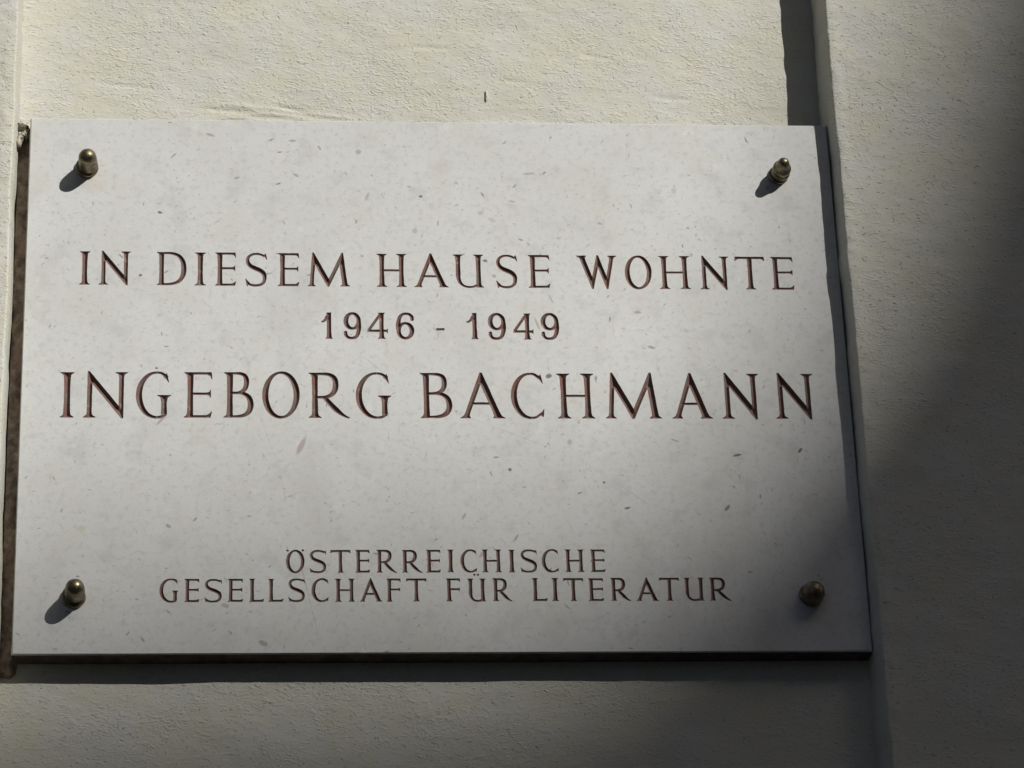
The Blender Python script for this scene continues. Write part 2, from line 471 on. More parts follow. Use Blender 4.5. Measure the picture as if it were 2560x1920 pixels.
def block(name, side, x_base, x_edge, seed, x_far, mat, wav):
    """raised block: side face, rounded arris and front face swept along z"""
    zz = np.concatenate([graded(GROUND, 1.6, -0.42, 0.44, 0.002, 0.2)])
    R = 0.0018
    prof = []                                          # distance along x from x_base (towards the block), y
    c = abs(x_edge - x_base)
    yt, yb = -TB, TP + 0.004
    for k in np.linspace(0, 1, 15):
        prof.append((c * 0.8 * k ** 2.6, yb + (yt + R - yb) * k))
    for a in np.linspace(0.12, 1, 8):
        th = a * math.pi / 2
        prof.append((c * 0.8 + R * (1 - math.cos(th)), yt + R - R * math.sin(th)))
    d0 = prof[-1][0]
    for d in graded(0.002, abs(x_far - x_base) - d0, 0.002, 0.22, 0.0025, 0.15):
        prof.append((d0 + d, yt))
    prof = np.array(prof)
    D, Zg = np.meshgrid(prof[:, 0], zz, indexing='ij')
    Yg = np.repeat(prof[:, 1:2], len(zz), 1)
    w = wav * (0.0009 * vnoise(zz / 0.060, zz * 0 + 0.5, seed) + 0.0005 * vnoise(zz / 0.021, zz * 0 + 3.5, seed + 5)
               + 0.00025 * vnoise(zz / 0.008, zz * 0 + 7.5, seed + 9))
    fade = np.exp(-np.maximum(D - 0.004, 0) / 0.02)
    Xg = x_base + side * (D + w[None, :] * fade)
    rel = relief(Xg, Zg, seed + 20)
    front = np.clip((yb - Yg) / (yb - yt), 0, 1) ** 3
    Yg = Yg + rel * front
    lip = np.exp(-((D - 0.010) / 0.0045) ** 2) * (0.5 + 0.9 * vnoise(Zg / 0.017, D * 0 + 0.5, seed + 31) + 0.5 * vnoise(Zg / 0.006, D / 0.006, seed + 33))
    Yg = Yg - 0.0008 * lip
    Xg = Xg + side * 0.5 * rel * (1 - front)
    fs = grid_faces(len(prof), len(zz))
    if side < 0: fs = [f[::-1] for f in fs]
    fs = [f[::-1] for f in fs] if side > 0 else [f[::-1] for f in fs]
    return wall_part(name, np.stack([Xg, Yg, Zg], -1).reshape(-1, 3).tolist(), fs, mat)

block('raised_block', 1, 0.3497, 0.3552, 41, 2.0, PLASTER_BLOCK, 1.25)
block('raised_block', -1, -0.3612, -0.3632, 77, -2.0, PLASTER_BLOCK, 1.1)

# brown mortar bed showing in the open joint at the plaque's left and lower left corner
def mortar_bed():
    zz = np.arange(-0.2705, 0.2405, 0.002)
    xx = np.arange(-0.3605, -0.300, 0.002)
    Xm, Zm = np.meshgrid(xx, zz, indexing='ij')
    Ym = 0.0160 + 0.0018 * vnoise(Xm / 0.012, Zm / 0.013, 5) + 0.0011 * vnoise(Xm / 0.005, Zm / 0.004, 6)
    # runs out into the field towards its lower edge
    low = np.clip((-0.2485 - Zm) / 0.0015, 0, 1) * np.clip((Xm + 0.352) / 0.010, 0, 1) + np.clip((-0.258 - Zm) / 0.010, 0, 1)
    Ym += low * 0.012
    wall_part('mortar_bed', np.stack([Xm, Ym, Zm], -1).reshape(-1, 3).tolist(), grid_faces(len(xx), len(zz)), MORTAR)
mortar_bed()

def lump(name, loc, size, seed, mat, parent_fn=wall_part):
    bm = bmesh.new()
    bmesh.ops.create_icosphere(bm, subdivisions=3, radius=1.0)
    r = random.Random(seed)
    off = [r.uniform(-9, 9) for _ in range(3)]
    vs = []
    P = np.array([v.co[:] for v in bm.verts])
    n = 1 + 0.50 * vnoise(P[:, 0] * 1.3 + off[0], P[:, 1] * 1.3 + P[:, 2] * 1.1 + off[1], seed) + 0.34 * vnoise(P[:, 0] * 4.5 + off[2], P[:, 2] * 4.5 + P[:, 1] * 3, seed + 1)
    P = P * n[:, None] * np.array(size) + np.array(loc)
    fs = [[v.index for v in f.verts] for f in bm.faces]
    bm.free()
    return parent_fn(name, P.tolist(), fs, mat)

lump('mortar_crumb', (-0.3575, 0.0065, 0.2440), (0.0050, 0.005, 0.0020), 1, CRUMB)
lump('mortar_crumb', (-0.3590, 0.0080, 0.2330), (0.0032, 0.005, 0.0030), 9, CRUMB)
lump('mortar_crumb', (-0.3530, 0.0110, 0.2420), (0.0030, 0.004, 0.0026), 12, CRUMB)
lump('mortar_crumb', (-0.3540, 0.0080, 0.2365), (0.0046, 0.005, 0.0030), 2, CRUMB)
lump('mortar_crumb', (-0.3592, 0.0050, 0.2270), (0.0026, 0.005, 0.0050), 3, CRUMB)
lump('plaster_nib', (0.0500, TP - 0.0006, 0.2895), (0.0009, 0.0014, 0.0046), 4, PLASTER)

# ------------------------------------------------------------------ letter shapes (cap height = 1)
def bez(p0, p1, p2, p3, n=12):
    out = []
    for i in range(n + 1):
        t = i / n; u = 1 - t
        out.append((u**3*p0[0] + 3*u*u*t*p1[0] + 3*u*t*t*p2[0] + t**3*p3[0], u**3*p0[1] + 3*u*u*t*p1[1] + 3*u*t*t*p2[1] + t**3*p3[1]))
    return out

def ribbon(pts, widths):
    n = len(pts); L = []; R_ = []
    for i in range(n):
        a = pts[max(0, i - 1)]; b = pts[min(n - 1, i + 1)]
        dx, dy = b[0] - a[0], b[1] - a[1]; l = math.hypot(dx, dy) or 1
        nx, ny = -dy / l, dx / l; w = widths[i] / 2
        L.append((pts[i][0] + nx * w, pts[i][1] + ny * w)); R_.append((pts[i][0] - nx * w, pts[i][1] - ny * w))
    return L + R_[::-1]

def path_w(pts, f):
    """widths from a function of the fraction of length"""
    d = [0]
    for a, b in zip(pts, pts[1:]): d.append(d[-1] + math.hypot(b[0] - a[0], b[1] - a[1]))
    return [f(q / d[-1]) for q in d]

def stem(x0, x1, y0, y1, t, bl=0, br=0, tl=0, tr=0, sv=0.028, bh=0.085):
    """upright from (x0, y0) to (x1, y1), flared into serifs of the given reach at its four corners"""
    def cx(y): return x0 + (x1 - x0) * (y - y0) / (y1 - y0)
    def side(sgn, eb, et):
        p = []
        def at(y, e): return (cx(y) + sgn * (t / 2 + e), y)
        if eb > 0:
            p += [at(y0, eb), at(y0 + sv * 0.8, eb * 0.92), at(y0 + sv * 1.5, eb * 0.45), at(y0 + bh * 0.75, eb * 0.14), at(y0 + bh * 1.5, 0.0)]
        else: p += [at(y0, 0)]
        p += [at(y0 + (y1 - y0) * q, -0.05 * t) for q in (0.4, 0.6)]
        if et > 0:
            p += [at(y1 - bh * 1.5, 0.0), at(y1 - bh * 0.75, et * 0.14), at(y1 - sv * 1.5, et * 0.45), at(y1 - sv * 0.8, et * 0.92), at(y1, et)]
        else: p += [at(y1, 0)]
        return p
    return side(1, br, tr) + side(-1, bl, tl)[::-1]

def diag(xa, ya, xb, yb, t):
    """slanted stroke of horizontal width t between two heights"""
    return [(xa - t / 2, ya), (xa + t / 2, ya), (xb + t / 2, yb), (xb - t / 2, yb)]

def arm(xs_, xe, y, h, kind, drop):
    """thin arm from the stem; kind: top / mid / low gives the serif at its end"""
    if kind == 'top':
        return [[(xs_, y - h), (xe - 0.10, y - h), (xe - 0.045, y - h - 0.03), (xe - 0.012, y - drop), (xe + 0.006, y - drop), (xe - 0.012, y), (xs_, y)]]
    if kind == 'low':
        return [[(xs_, y), (xe - 0.03, y), (xe, y + drop), (xe - 0.022, y + drop), (xe - 0.06, y + h + 0.03), (xe - 0.12, y + h), (xs_, y + h)]]
    return [[(xs_, y - h / 2), (xe - 0.08, y - h / 2), (xe - 0.03, y - h / 2 - 0.02), (xe - 0.016, y - drop), (xe, y - drop), (xe, y + drop),
             (xe - 0.016, y + drop), (xe - 0.03, y + h / 2 + 0.02), (xe - 0.08, y + h / 2), (xs_, y + h / 2)]]

def arc(cx, cy, rx, ry, a0, a1, t, h, n=22, tilt=0.0, e=1.35):
    pts, ws = [], []
    for i in range(n + 1):
        a = math.radians(a0 + (a1 - a0) * i / n)
        pts.append((cx + rx * math.cos(a), cy + ry * math.sin(a)))
        ws.append(h + (t - h) * abs(math.cos(a - math.radians(tilt))) ** e)
    return ribbon(pts, ws)

def zig(nodes, widths, p):
    """zigzag of strokes with given horizontal widths; its inner corners end in points 2p wide"""
    n = len(nodes); E = []
    for i in range(n - 1):
        (xa, ya), (xb, yb) = nodes[i], nodes[i + 1]; w = widths[i]
        la = (xa + p - w, ya) if i > 0 else (xa - w / 2, ya)
        lb = (xb - p, yb) if i < n - 2 else (xb - w / 2, yb)
        E.append((la, lb, (la[0] + w, ya), (lb[0] + w, yb)))        # left edge, right edge
    def meet(a, b, c, d):
        x1, y1, x2, y2, x3, y3, x4, y4 = *a, *b, *c, *d
        D = (x1 - x2) * (y3 - y4) - (y1 - y2) * (x3 - x4)
        k = ((x1 - x3) * (y3 - y4) - (y1 - y3) * (x3 - x4)) / D
        return (x1 + k * (x2 - x1), y1 + k * (y2 - y1))
    crotch = {i: meet(E[i - 1][2], E[i - 1][3], E[i][0], E[i][1]) for i in range(1, n - 1)}
    P = []
    for i in range(n - 1):
        la, lb, ra, rb = E[i]
        q = [ra]
        q += [crotch[i + 1], nodes[i + 1]] if i + 1 < n - 1 else [rb]
        q += [lb]
        q += [crotch[i], nodes[i]] if i > 0 else [la]
        P.append(q)
    return P

def glyph(ch, w, t, h, s):
    o = 0.018
    if ch in 'Ö': return glyph('O', w, t, h, s) + [dot(w * 0.09, 0.985, 0.052), dot(w * 0.91, 0.985, 0.052)]
    if ch in 'Ü': return glyph('U', w, t, h, s) + [dot(w * 0.40, 1.165, 0.050), dot(w * 0.60, 1.165, 0.050)]
    if ch == 'I': return [stem(w / 2, w / 2, 0, 1, t * 1.08, *(4 * [w / 2 - t * 0.54]))]
    if ch == 'H':
        e = s; x0 = e + t / 2; x1 = w - e - t / 2
        return [stem(x0, x0, 0, 1, t, e, e, e, e), stem(x1, x1, 0, 1, t, e, e, e, e),
                [(x0, 0.50 - h / 2), (x1, 0.50 - h / 2), (x1, 0.50 + h / 2), (x0, 0.50 + h / 2)]]
    if ch == 'N':
        e = s; tv = t * 0.80; x0 = e + tv / 2; x1 = w - e - tv / 2; p = 0.022
        return zig([(x0, 0), (x0 - tv / 2 + p, 1.02), (x1 + tv / 2 - p, -0.015), (x1, 1)], [tv, t * 1.28, tv], p) + \
            [stem(x0, x0, 0, 0.4, tv, e, e), stem(x1, x1, 0.6, 1, tv, 0, 0, e, e)]
    if ch in 'EFL':
        e = s * 0.85; x0 = e + t / 2; P = []
        er = 0 if ch in 'EL' else e
        P.append(stem(x0, x0, 0, 1, t, e, er, e, 0 if ch != 'L' else e))
        if ch in 'EF':
            P += arm(x0, w * 0.985, 1, h * 1.05, 'top', 0.155)
            P += arm(x0, w * 0.95, 0.525, h, 'mid', 0.085)
        if ch in 'EL': P += arm(x0, w, 0, h * 1.05, 'low', 0.135)
        return P
    if ch == 'T':
        x0 = w / 2
        l = arm(x0, w, 1, h * 1.1, 'top', 0.135)[0]
        return [stem(x0, x0, 0, 0.98, t, s, s), l, [(2 * x0 - x, y) for x, y in l][::-1]]
    if ch == 'D':
        e = s * 0.85; x0 = e + t / 2; rx = w - x0 - t / 2
        pts = [(x0, 1 - h / 2), (x0 + rx * 0.30, 1 - h / 2)] + bez((x0 + rx * 0.30, 1 - h / 2), (x0 + rx * 0.80, 1 - h / 2), (x0 + rx, 0.80), (x0 + rx, 0.49), 12)[1:] \
            + bez((x0 + rx, 0.49), (x0 + rx, 0.20), (x0 + rx * 0.78, h / 2), (x0 + rx * 0.25, h / 2), 12)[1:] + [(x0, h / 2)]
        return [stem(x0, x0, 0, 1, t, e, 0, e, 0), ribbon(pts, path_w(pts, lambda q: h + (t * 1.02 - h) * math.sin(math.pi * q) ** 2.2))]
    if ch in 'BR':
        e = s * 0.85; x0 = e + t / 2; P = [stem(x0, x0, 0, 1, t, e, 0 if ch == 'B' else e, e, 0)]
        if ch == 'B':
            ym = 0.545; rx = (w * 0.86) - x0 - t / 2
            pts = [(x0, 1 - h / 2)] + bez((x0 + rx * 0.35, 1 - h / 2), (x0 + rx * 0.85, 1 - h / 2), (x0 + rx, 0.93), (x0 + rx, 0.775), 10) + bez((x0 + rx, 0.775), (x0 + rx, 0.62), (x0 + rx * 0.75, ym), (x0 + rx * 0.40, ym), 10)[1:] + [(x0, ym)]
            P.append(ribbon(pts, path_w(pts, lambda q: h * 0.9 + (t * 0.9 - h) * math.sin(math.pi * q) ** 2.2)))
            rx = w - x0 - t / 2
            pts = [(x0, ym - 0.01), (x0 + rx * 0.3, ym)] + bez((x0 + rx * 0.35, ym), (x0 + rx * 0.8, ym), (x0 + rx, 0.46), (x0 + rx, 0.285), 10)[1:] + bez((x0 + rx, 0.285), (x0 + rx, 0.10), (x0 + rx * 0.72, h / 2), (x0 + rx * 0.28, h / 2), 10)[1:] + [(x0, h / 2)]
            P.append(ribbon(pts, path_w(pts, lambda q: h * 0.9 + (t - h) * math.sin(math.pi * q) ** 2.2)))
        else:
            ym = 0.455; xr = w * 0.735; rx = xr - x0 - t / 2
            pts = [(x0, 1 - h / 2)] + bez((x0 + rx * 0.35, 1 - h / 2), (x0 + rx * 0.85, 1 - h / 2), (x0 + rx, 0.90), (x0 + rx, 0.725), 10) + bez((x0 + rx, 0.725), (x0 + rx, 0.55), (x0 + rx * 0.75, ym), (x0 + rx * 0.35, ym), 10)[1:] + [(x0, ym)]
            P.append(ribbon(pts, path_w(pts, lambda q: h + (t * 0.95 - h) * math.sin(math.pi * q) ** 2.2)))
            a = (x0 + rx * 0.42, ym + 0.02)
            pts = bez(a, (a[0] + (w - a[0]) * 0.30, 0.27), (w * 0.80, 0.03), (w - 0.01, 0.004), 12)
            P.append(ribbon(pts, path_w(pts, lambda q: (t * 0.92) * (1 - 0.75 * max(0, q - 0.55) / 0.45) if q > 0.55 else t * (0.75 + 0.17 * q / 0.55))))
        return P
    if ch == 'O':
        rx = w / 2 - t / 2; ry = 0.5 + o - h / 2
        return [arc(w / 2, 0.5, rx, ry, -96, 96, t, h, tilt=8), arc(w / 2, 0.5, rx, ry, 84, 276, t, h, tilt=8)]
    if ch in 'CG':
        rx = w * (0.60 if ch == 'C' else 0.585) - t / 2; cx = rx + t / 2; ry = 0.5 + o - h / 2
        top = bez((cx, 0.5 + ry), (cx + (w - cx) * 0.40, 0.5 + ry), (w - 0.16, 0.955), (w - 0.075 if ch == 'G' else w - 0.055, 0.885), 8)
        P = [arc(cx, 0.5, rx, ry, 90, 270, t, h * 0.95, tilt=6), ribbon(top, [h * 0.95 + 0.02 * i / 8 for i in range(9)])]
        xe = w - 0.065 if ch == 'G' else w - 0.03
        P.append([(xe - 0.075, 0.925), (xe - 0.02, 0.985), (xe + 0.0, 0.90), (xe + 0.028, 0.765), (xe + 0.008, 0.775), (xe - 0.05, 0.86), (xe - 0.095, 0.89)])
        if ch == 'C':
            low = bez((cx, 0.5 - ry), (cx + (w - cx) * 0.45, 0.5 - ry), (w - 0.14, 0.055), (w - 0.03, 0.13), 8)
            P.append(ribbon(low, [h * 0.95] * 9))
            P.append([(w - 0.10, 0.075), (w - 0.035, 0.03), (w - 0.018, 0.03), (w, 0.205), (w - 0.02, 0.20), (w - 0.05, 0.145)])
        else:
            xs_ = w - s - t / 2
            low = bez((cx, 0.5 - ry), (cx + (xs_ - cx) * 0.55, 0.5 - ry), (xs_ - 0.05, 0.02), (xs_ + t * 0.3, 0.085), 8)
            P.append(ribbon(low, [h * 1.0 + 0.01 * i / 8 for i in range(9)]))
            P.append(stem(xs_, xs_, 0.075, 0.50, t, 0, 0, s, s))
        return P
    if ch == 'S':
        a, b = 0.035, w - 0.02
        pts = bez((b - 0.055, 0.895), (w * 0.68, 1.0 + o - h * 0.4), (w * 0.40, 1.0 + o - h * 0.5), (w * 0.29, 0.965 - h * 0.3), 8)
        pts += bez(pts[-1], (w * 0.02, 0.87), (w * 0.05, 0.64), (w * 0.38, 0.555), 10)[1:]
        pts += bez(pts[-1], (w * 0.66, 0.475), (w * 0.97 - t * 0.3, 0.43), (w - t * 0.5, 0.245), 10)[1:]
        pts += bez(pts[-1], (w - t * 0.5, 0.08), (w * 0.72, -o + h * 0.5), (w * 0.47, -o + h * 0.5), 10)[1:]
        pts += bez(pts[-1], (w * 0.30, -o + h * 0.5), (w * 0.16, 0.045), (a + 0.035, 0.125), 8)[1:]
        P = [ribbon(pts, path_w(pts, lambda q: h + (t * 1.02 - h) * math.exp(-((q - 0.5) / 0.22) ** 2)))]
        P.append([(b - 0.095, 0.905), (b - 0.035, 0.985), (b - 0.015, 0.985), (b + 0.02, 0.80), (b, 0.80), (b - 0.05, 0.875)])
        P.append([(a + 0.09, 0.085), (a + 0.035, -0.005), (a + 0.012, -0.005), (0.0, 0.215), (a - 0.015, 0.22), (a + 0.04, 0.15)])
        return P
    if ch == 'U':
        e = s * 0.95; x0 = e + t / 2; x1 = w - e - t / 2
        pts = [(x0, 0.42)] + bez((x0, 0.36), (x0, 0.12), (x0 + (x1 - x0) * 0.25, -o + h / 2), (x0 + (x1 - x0) * 0.56, -o + h / 2), 12) + bez((x0 + (x1 - x0) * 0.56, -o + h / 2), (x0 + (x1 - x0) * 0.75, -o + h / 2), (x1 - 0.06, 0.05), (x1, 0.12), 8)[1:]
        return [stem(x0, x0, 0.36, 1, t, 0, 0, e, e), stem(x1, x1, 0, 1, t, 0, e, e, e), ribbon(pts, path_w(pts, lambda q: h + (t - h) * max(0, 1 - q / 0.5)))]
    if ch == 'A':
        e = s * 0.8; ap = w * 0.485; tl = t * 0.84; tr = t * 1.12; p = 0.024
        xl = e + tl / 2; xr = w - e - tr / 2; yb = 0.33
        def on(x, y, q): return x + (q - x) * y / 1.02
        la, ra = ap - p + tl / 2, ap + p - tr / 2
        return zig([(xl, 0), (ap, 1.02), (xr, 0)], [tl, tr], p) + \
            [stem(xl, on(xl, 0.3, la), 0, 0.3, tl, e, e * 0.8), stem(xr, on(xr, 0.3, ra), 0, 0.3, tr, e * 0.8, e),
             [(on(xl, yb, la), yb - h / 2), (on(xr, yb, ra), yb - h / 2), (on(xr, yb, ra), yb + h / 2), (on(xl, yb, la), yb + h / 2)]]
    if ch == 'M':
        e = s * 0.8; tl = t * 0.76; tr = t * 1.04; p = 0.022
        xl = e + tl / 2; xr = w - e - tr / 2; al = w * 0.135; ar = w * 0.825; vm = w * 0.49
        def on(x, y, q): return x + (q - x) * y / 1.02
        return zig([(xl, 0), (al, 1.02), (vm, -0.01), (ar, 1.02), (xr, 0)], [tl, t * 1.18, t * 0.86, tr], p) + \
            [stem(xl, on(xl, 0.3, al - p + tl / 2), 0, 0.3, tl, e, e), stem(xr, on(xr, 0.3, ar + p - tr / 2), 0, 0.3, tr, e, e)]
    if ch == 'W':
        e = s; t1 = t * 1.08; t2 = t * 0.82; p = 0.024
        a0 = e + t1 / 2; b0 = w * 0.385; ap = w * 0.53; b1 = w * 0.74; a1 = w - e - t2 / 2
        def on(x, q): return x + (q - x) * 0.3
        return zig([(a0, 1), (b0, -0.015), (ap, 1.01), (b1, -0.015), (a1, 1)], [t1, t2, t1 * 0.95, t2], p) + \
            [stem(on(a0, b0 - p + t1 / 2), a0, 0.7, 1, t1, 0, 0, e, e * 0.9), stem(on(a1, b1 + p - t2 / 2), a1, 0.7, 1, t2, 0, 0, e * 0.9, e)]
    # numerals
    if ch == '1':
        x0 = w - s * 0.8 - t / 2
        return [stem(x0, x0 - 0.005, 0, 1.0, t, s * 0.8, s * 0.8), [(x0 + t * 0.48, 1.01), (x0 - t * 0.2, 1.0), (x0 - t * 0.95, 0.80), (x0 - t * 0.2, 0.80)],
                ribbon(bez((x0 - t * 0.3, 0.85), (x0 - t * 0.8, 0.70), (w * 0.22, 0.655), (0.0, 0.645), 7), [t * 0.75, t * 0.66, t * 0.6, t * 0.55, t * 0.5, t * 0.45, t * 0.4, t * 0.36])]
    if ch == '4':
        x0 = w * 0.70; tt = t * 0.98; y = 0.305
        return [stem(x0, x0 + 0.0, 0, 1, tt, s, s, s * 0.7, s * 0.9), ribbon([(x0 - tt * 0.1, 0.97), (0.045, y + 0.01)], [h, h]),
                [(0.0, y - h * 0.45), (w - 0.02, y - h * 0.5), (w - 0.02, y + h * 0.5), (0.03, y + h * 0.5)],
                [(w - 0.06, y - h * 0.3), (w - 0.025, y - 0.085), (w, y - 0.085), (w, y + 0.085), (w - 0.025, y + 0.085), (w - 0.06, y + h * 0.3)]]
    if ch in '69':
        rx = w / 2 - t * 0.5; ry = 0.285; cy = 1 + o - ry - h / 2
        P = [arc(w / 2 - 0.005, cy, rx, ry, -96, 96, t * 0.9, h, tilt=4), arc(w / 2 - 0.005, cy, rx, ry, 84, 276, t, h, tilt=4)]
        pts = bez((w - t * 0.5, cy + 0.02), (w - t * 0.35, 0.35), (w * 0.86, -o + h * 0.5), (w * 0.46, -o + h * 0.5), 14) + bez((w * 0.46, -o + h * 0.5), (w * 0.26, -o + h * 0.5), (w * 0.14, 0.08), (w * 0.10, 0.22), 7)[1:]
        P.append(ribbon(pts, path_w(pts, lambda q: h + (t - h) * max(0, 1 - abs(q - 0.22) / 0.5) + 0.03 * max(0, (q - 0.75) / 0.25))))
        P.append(dot(w * 0.115, 0.25, 0.062))
        if ch == '6': P = [[(w - x, 1 - y) for x, y in p] for p in P]
        return P
    if ch == '-': return [[(0.0, 0.33), (w, 0.335), (w, 0.425), (0.0, 0.42)]]
    raise ValueError(ch)

def dot(x, y, r):
    return [(x + r * 1.05 * math.cos(a), y + r * math.sin(a)) for a in [i * math.pi / 4 + 0.2 for i in range(8)]]

def in_poly(px, py, poly):
    c = np.zeros(px.shape, bool)
    n = len(poly)
    for i in range(n):
        x0, y0 = poly[i]; x1, y1 = poly[(i + 1) % n]
        if y0 == y1: continue
        k = (y0 > py) != (y1 > py)
        c ^= k & (px < (x1 - x0) * (py - y0) / (y1 - y0) + x0)
    return c

def in_any(px, py, polys):
    c = np.zeros(px.shape, bool)
    for p in polys: c |= in_poly(px, py, p)
    return c

def cdt(pts, edges, faces=()):
    return delaunay_2d_cdt([Vector((float(a), float(b))) for a, b in pts], list(edges), [list(f) for f in faces], 0, 1e-6, True)

def union_outline(polys):
    """boundary segments of the union of polygons"""
    pts, faces = [], []
    for p in polys:
        faces.append(list(range(len(pts), len(pts) + len(p)))); pts += p
    edges = []
    for f in faces: edges += [(f[i], f[(i + 1) % len(f)]) for i in range(len(f))]
    r = cdt(pts, edges)
    V_ = np.array([v[:] for v in r[0]]); F = np.array([f for f in r[2] if len(f) == 3])
    cen = V_[F].mean(1)
    inside = in_any(cen[:, 0], cen[:, 1], polys)
    cnt = {}
    for f in F[inside]:
        for a, b in ((0, 1), (1, 2), (2, 0)):
            k = (min(f[a], f[b]), max(f[a], f[b])); cnt[k] = cnt.get(k, 0) + 1
    seg = [k for k, n in cnt.items() if n == 1]
    used = sorted({i for s_ in seg for i in s_}); ix = {u: i for i, u in enumerate(used)}
    return V_[used], [(ix[a], ix[b]) for a, b in seg]

def seg_dist(P, A, B):
    out = np.full(len(P), 1e9)
    for a, b in zip(A, B):
        d = b - a; l2 = d @ d
        if l2 < 1e-14: continue
        k = np.clip(((P - a) @ d) / l2, 0, 1)
        q = P - a - k[:, None] * d
        out = np.minimum(out, np.hypot(q[:, 0], q[:, 1]))
    return out

# the five lines: baseline z (mm), baseline slope, cap height (mm), stem, hairline, serif reach, letters with left and right edge (mm)
LINES = [
    (85.4, -0.0025, 32.1, 0.135, 0.066, 0.075, [('I', -304.1, -295.1), ('N', -287.9, -260.7), ('D', -238.8, -213.5), ('I', -206.7, -196.9), ('E', -189.3, -171.2), ('S', -163.7, -144.9), ('E', -136.1, -117.5), ('M', -110.7, -74.3), ('H', -51.5, -25.6), ('A', -19.7, 10.4), ('U', 14.1, 40.5), ('S', 51.0, 69.7), ('E', 78.8, 97.8), ('W', 120.5, 156.2), ('O', 162.5, 185.9), ('H', 192.3, 219.4), ('N', 227.4, 253.6), ('T', 258.6, 284.7), ('E', 289.9, 309.8)]),
    (35.6, 0, 25.0, 0.165, 0.1, 0.055, [('1', -99.0, -89.4), ('9', -80.3, -65.3), ('4', -60.4, -42.7), ('6', -35.8, -20.3), ('-', -1.6, 5.6), ('1', 24.3, 34.5), ('9', 42.8, 58.0), ('4', 63.9, 81.5), ('9', 88.0, 103.6)]),
    (-38.7, 0, 42.3, 0.124, 0.055, 0.075, [('I', -317.3, -305.6), ('N', -298.1, -261.3), ('G', -254.4, -225.1), ('E', -214.6, -190.9), ('B', -181.5, -156.2), ('O', -149.3, -117.8), ('R', -110.3, -75.7), ('G', -70.7, -40.7), ('B', -16.5, 10.6), ('A', 16.6, 55.0), ('C', 60.1, 88.0), ('H', 99.0, 131.0), ('M', 139.8, 187.6), ('A', 196.1, 231.2), ('N', 239.1, 272.3), ('N', 284.9, 318.9)]),
    (-178.8, 0, 20.3, 0.15, 0.088, 0.058, [('Ö', -129.8, -114.6), ('S', -110.6, -96.7), ('T', -93.6, -76.9), ('E', -73.1, -61.1), ('R', -55.8, -38.7), ('R', -34.8, -17.8), ('E', -15.0, -2.9), ('I', 2.5, 7.9), ('C', 13.2, 26.8), ('H', 31.0, 47.3), ('I', 52.9, 58.5), ('S', 62.7, 76.7), ('C', 80.4, 94.4), ('H', 99.6, 115.6), ('E', 120.7, 133.0)]),
    (-204.4, 0, 20.4, 0.152, 0.088, 0.058, [('G', -232.5, -217.0), ('E', -212.4, -200.1), ('S', -196.1, -181.8), ('E', -177.3, -164.7), ('L', -159.9, -147.7), ('L', -144.4, -131.9), ('S', -128.1, -114.2), ('C', -109.2, -95.3), ('H', -90.1, -73.7), ('A', -70.0, -51.2), ('F', -48.1, -36.1), ('T', -32.0, -15.1), ('F', 0.8, 12.8), ('Ü', 18.3, 33.6), ('R', 39.1, 55.3), ('L', 71.6, 84.1), ('I', 87.7, 93.4), ('T', 97.2, 114.1), ('E', 117.9, 130.7), ('R', 136.4, 153.1), ('A', 157.3, 176.0), ('T', 176.8, 193.5), ('U', 197.1, 213.9), ('R', 218.3, 236.3)]),
]

holes = []            # (outline vertices, segments, polygons, bounding box) in metres
letters = []          # verts, faces of each engraved letter
for base, slope, cap, t_, h_, s_, items in LINES:
    for ch, xa, xb in items:
        w_ = (xb - xa) / cap
        polys = glyph(ch, w_, t_, h_, s_)
        z0 = base + slope * (xa + xb) / 2 + rng.uniform(-0.12, 0.12)
        tilt = rng.uniform(-0.006, 0.006)
        sc_ = cap * (1 + rng.uniform(-0.006, 0.006))
        js = rng.randrange(1000)
        P2 = []
        for p in polys:
            # split long edges, then let the chisel wander by a few hundredths of a millimetre
            q = []
            for i in range(len(p)):
                a, b = p[i], p[(i + 1) % len(p)]
                n = max(1, int(math.hypot(b[0] - a[0], b[1] - a[1]) * cap / 2.5))
                q += [(a[0] + (b[0] - a[0]) * k / n, a[1] + (b[1] - a[1]) * k / n) for k in range(n)]
            q = np.array(q)
            q = np.stack([xa + q[:, 0] * cap + tilt * q[:, 1] * cap, z0 + q[:, 1] * sc_], -1)
            q += 0.10 * np.stack([vnoise(q[:, 0] / 3, q[:, 1] / 3, js), vnoise(q[:, 0] / 3, q[:, 1] / 3, js + 7)], -1)
            P2.append([(float(x) / 1000, float(y) / 1000) for x, y in q])
        OV, OS = union_outline([[(x * 100, y * 100) for x, y in p] for p in P2])
        OV = OV / 100
        lo, hi = OV.min(0), OV.max(0)
        step = 0.00050 if cap > 24 else 0.00036
        gx, gy = np.meshgrid(np.arange(lo[0], hi[0], step), np.arange(lo[1], hi[1], step), indexing='ij')
        gx[:, ::2] += step / 2
        g = np.stack([gx.ravel(), gy.ravel()], -1)
        g = g[in_any(g[:, 0], g[:, 1], P2)]
        A = OV[[a for a, b in OS]]; B = OV[[b for a, b in OS]]
        d = seg_dist(g, A, B)
        g = g[d > step * 0.45]
        nb = len(OV)
        allp = np.vstack([OV, g])
        r = cdt(allp * 100, OS)
        RV = np.array([v[:] for v in r[0]]) / 100
        F = np.array([f for f in r[2] if len(f) == 3])
        cen = RV[F].mean(1)
        F = F[in_any(cen[:, 0], cen[:, 1], P2)]
        dep = seg_dist(RV, A, B)
        dep[dep < 2e-6] = 0
        dep = np.minimum(dep * 1.08, 0.0042)
        letters.append((ch, np.stack([RV[:, 0], dep, RV[:, 1]], -1), F))
        holes.append((OV, OS, P2, lo, hi))

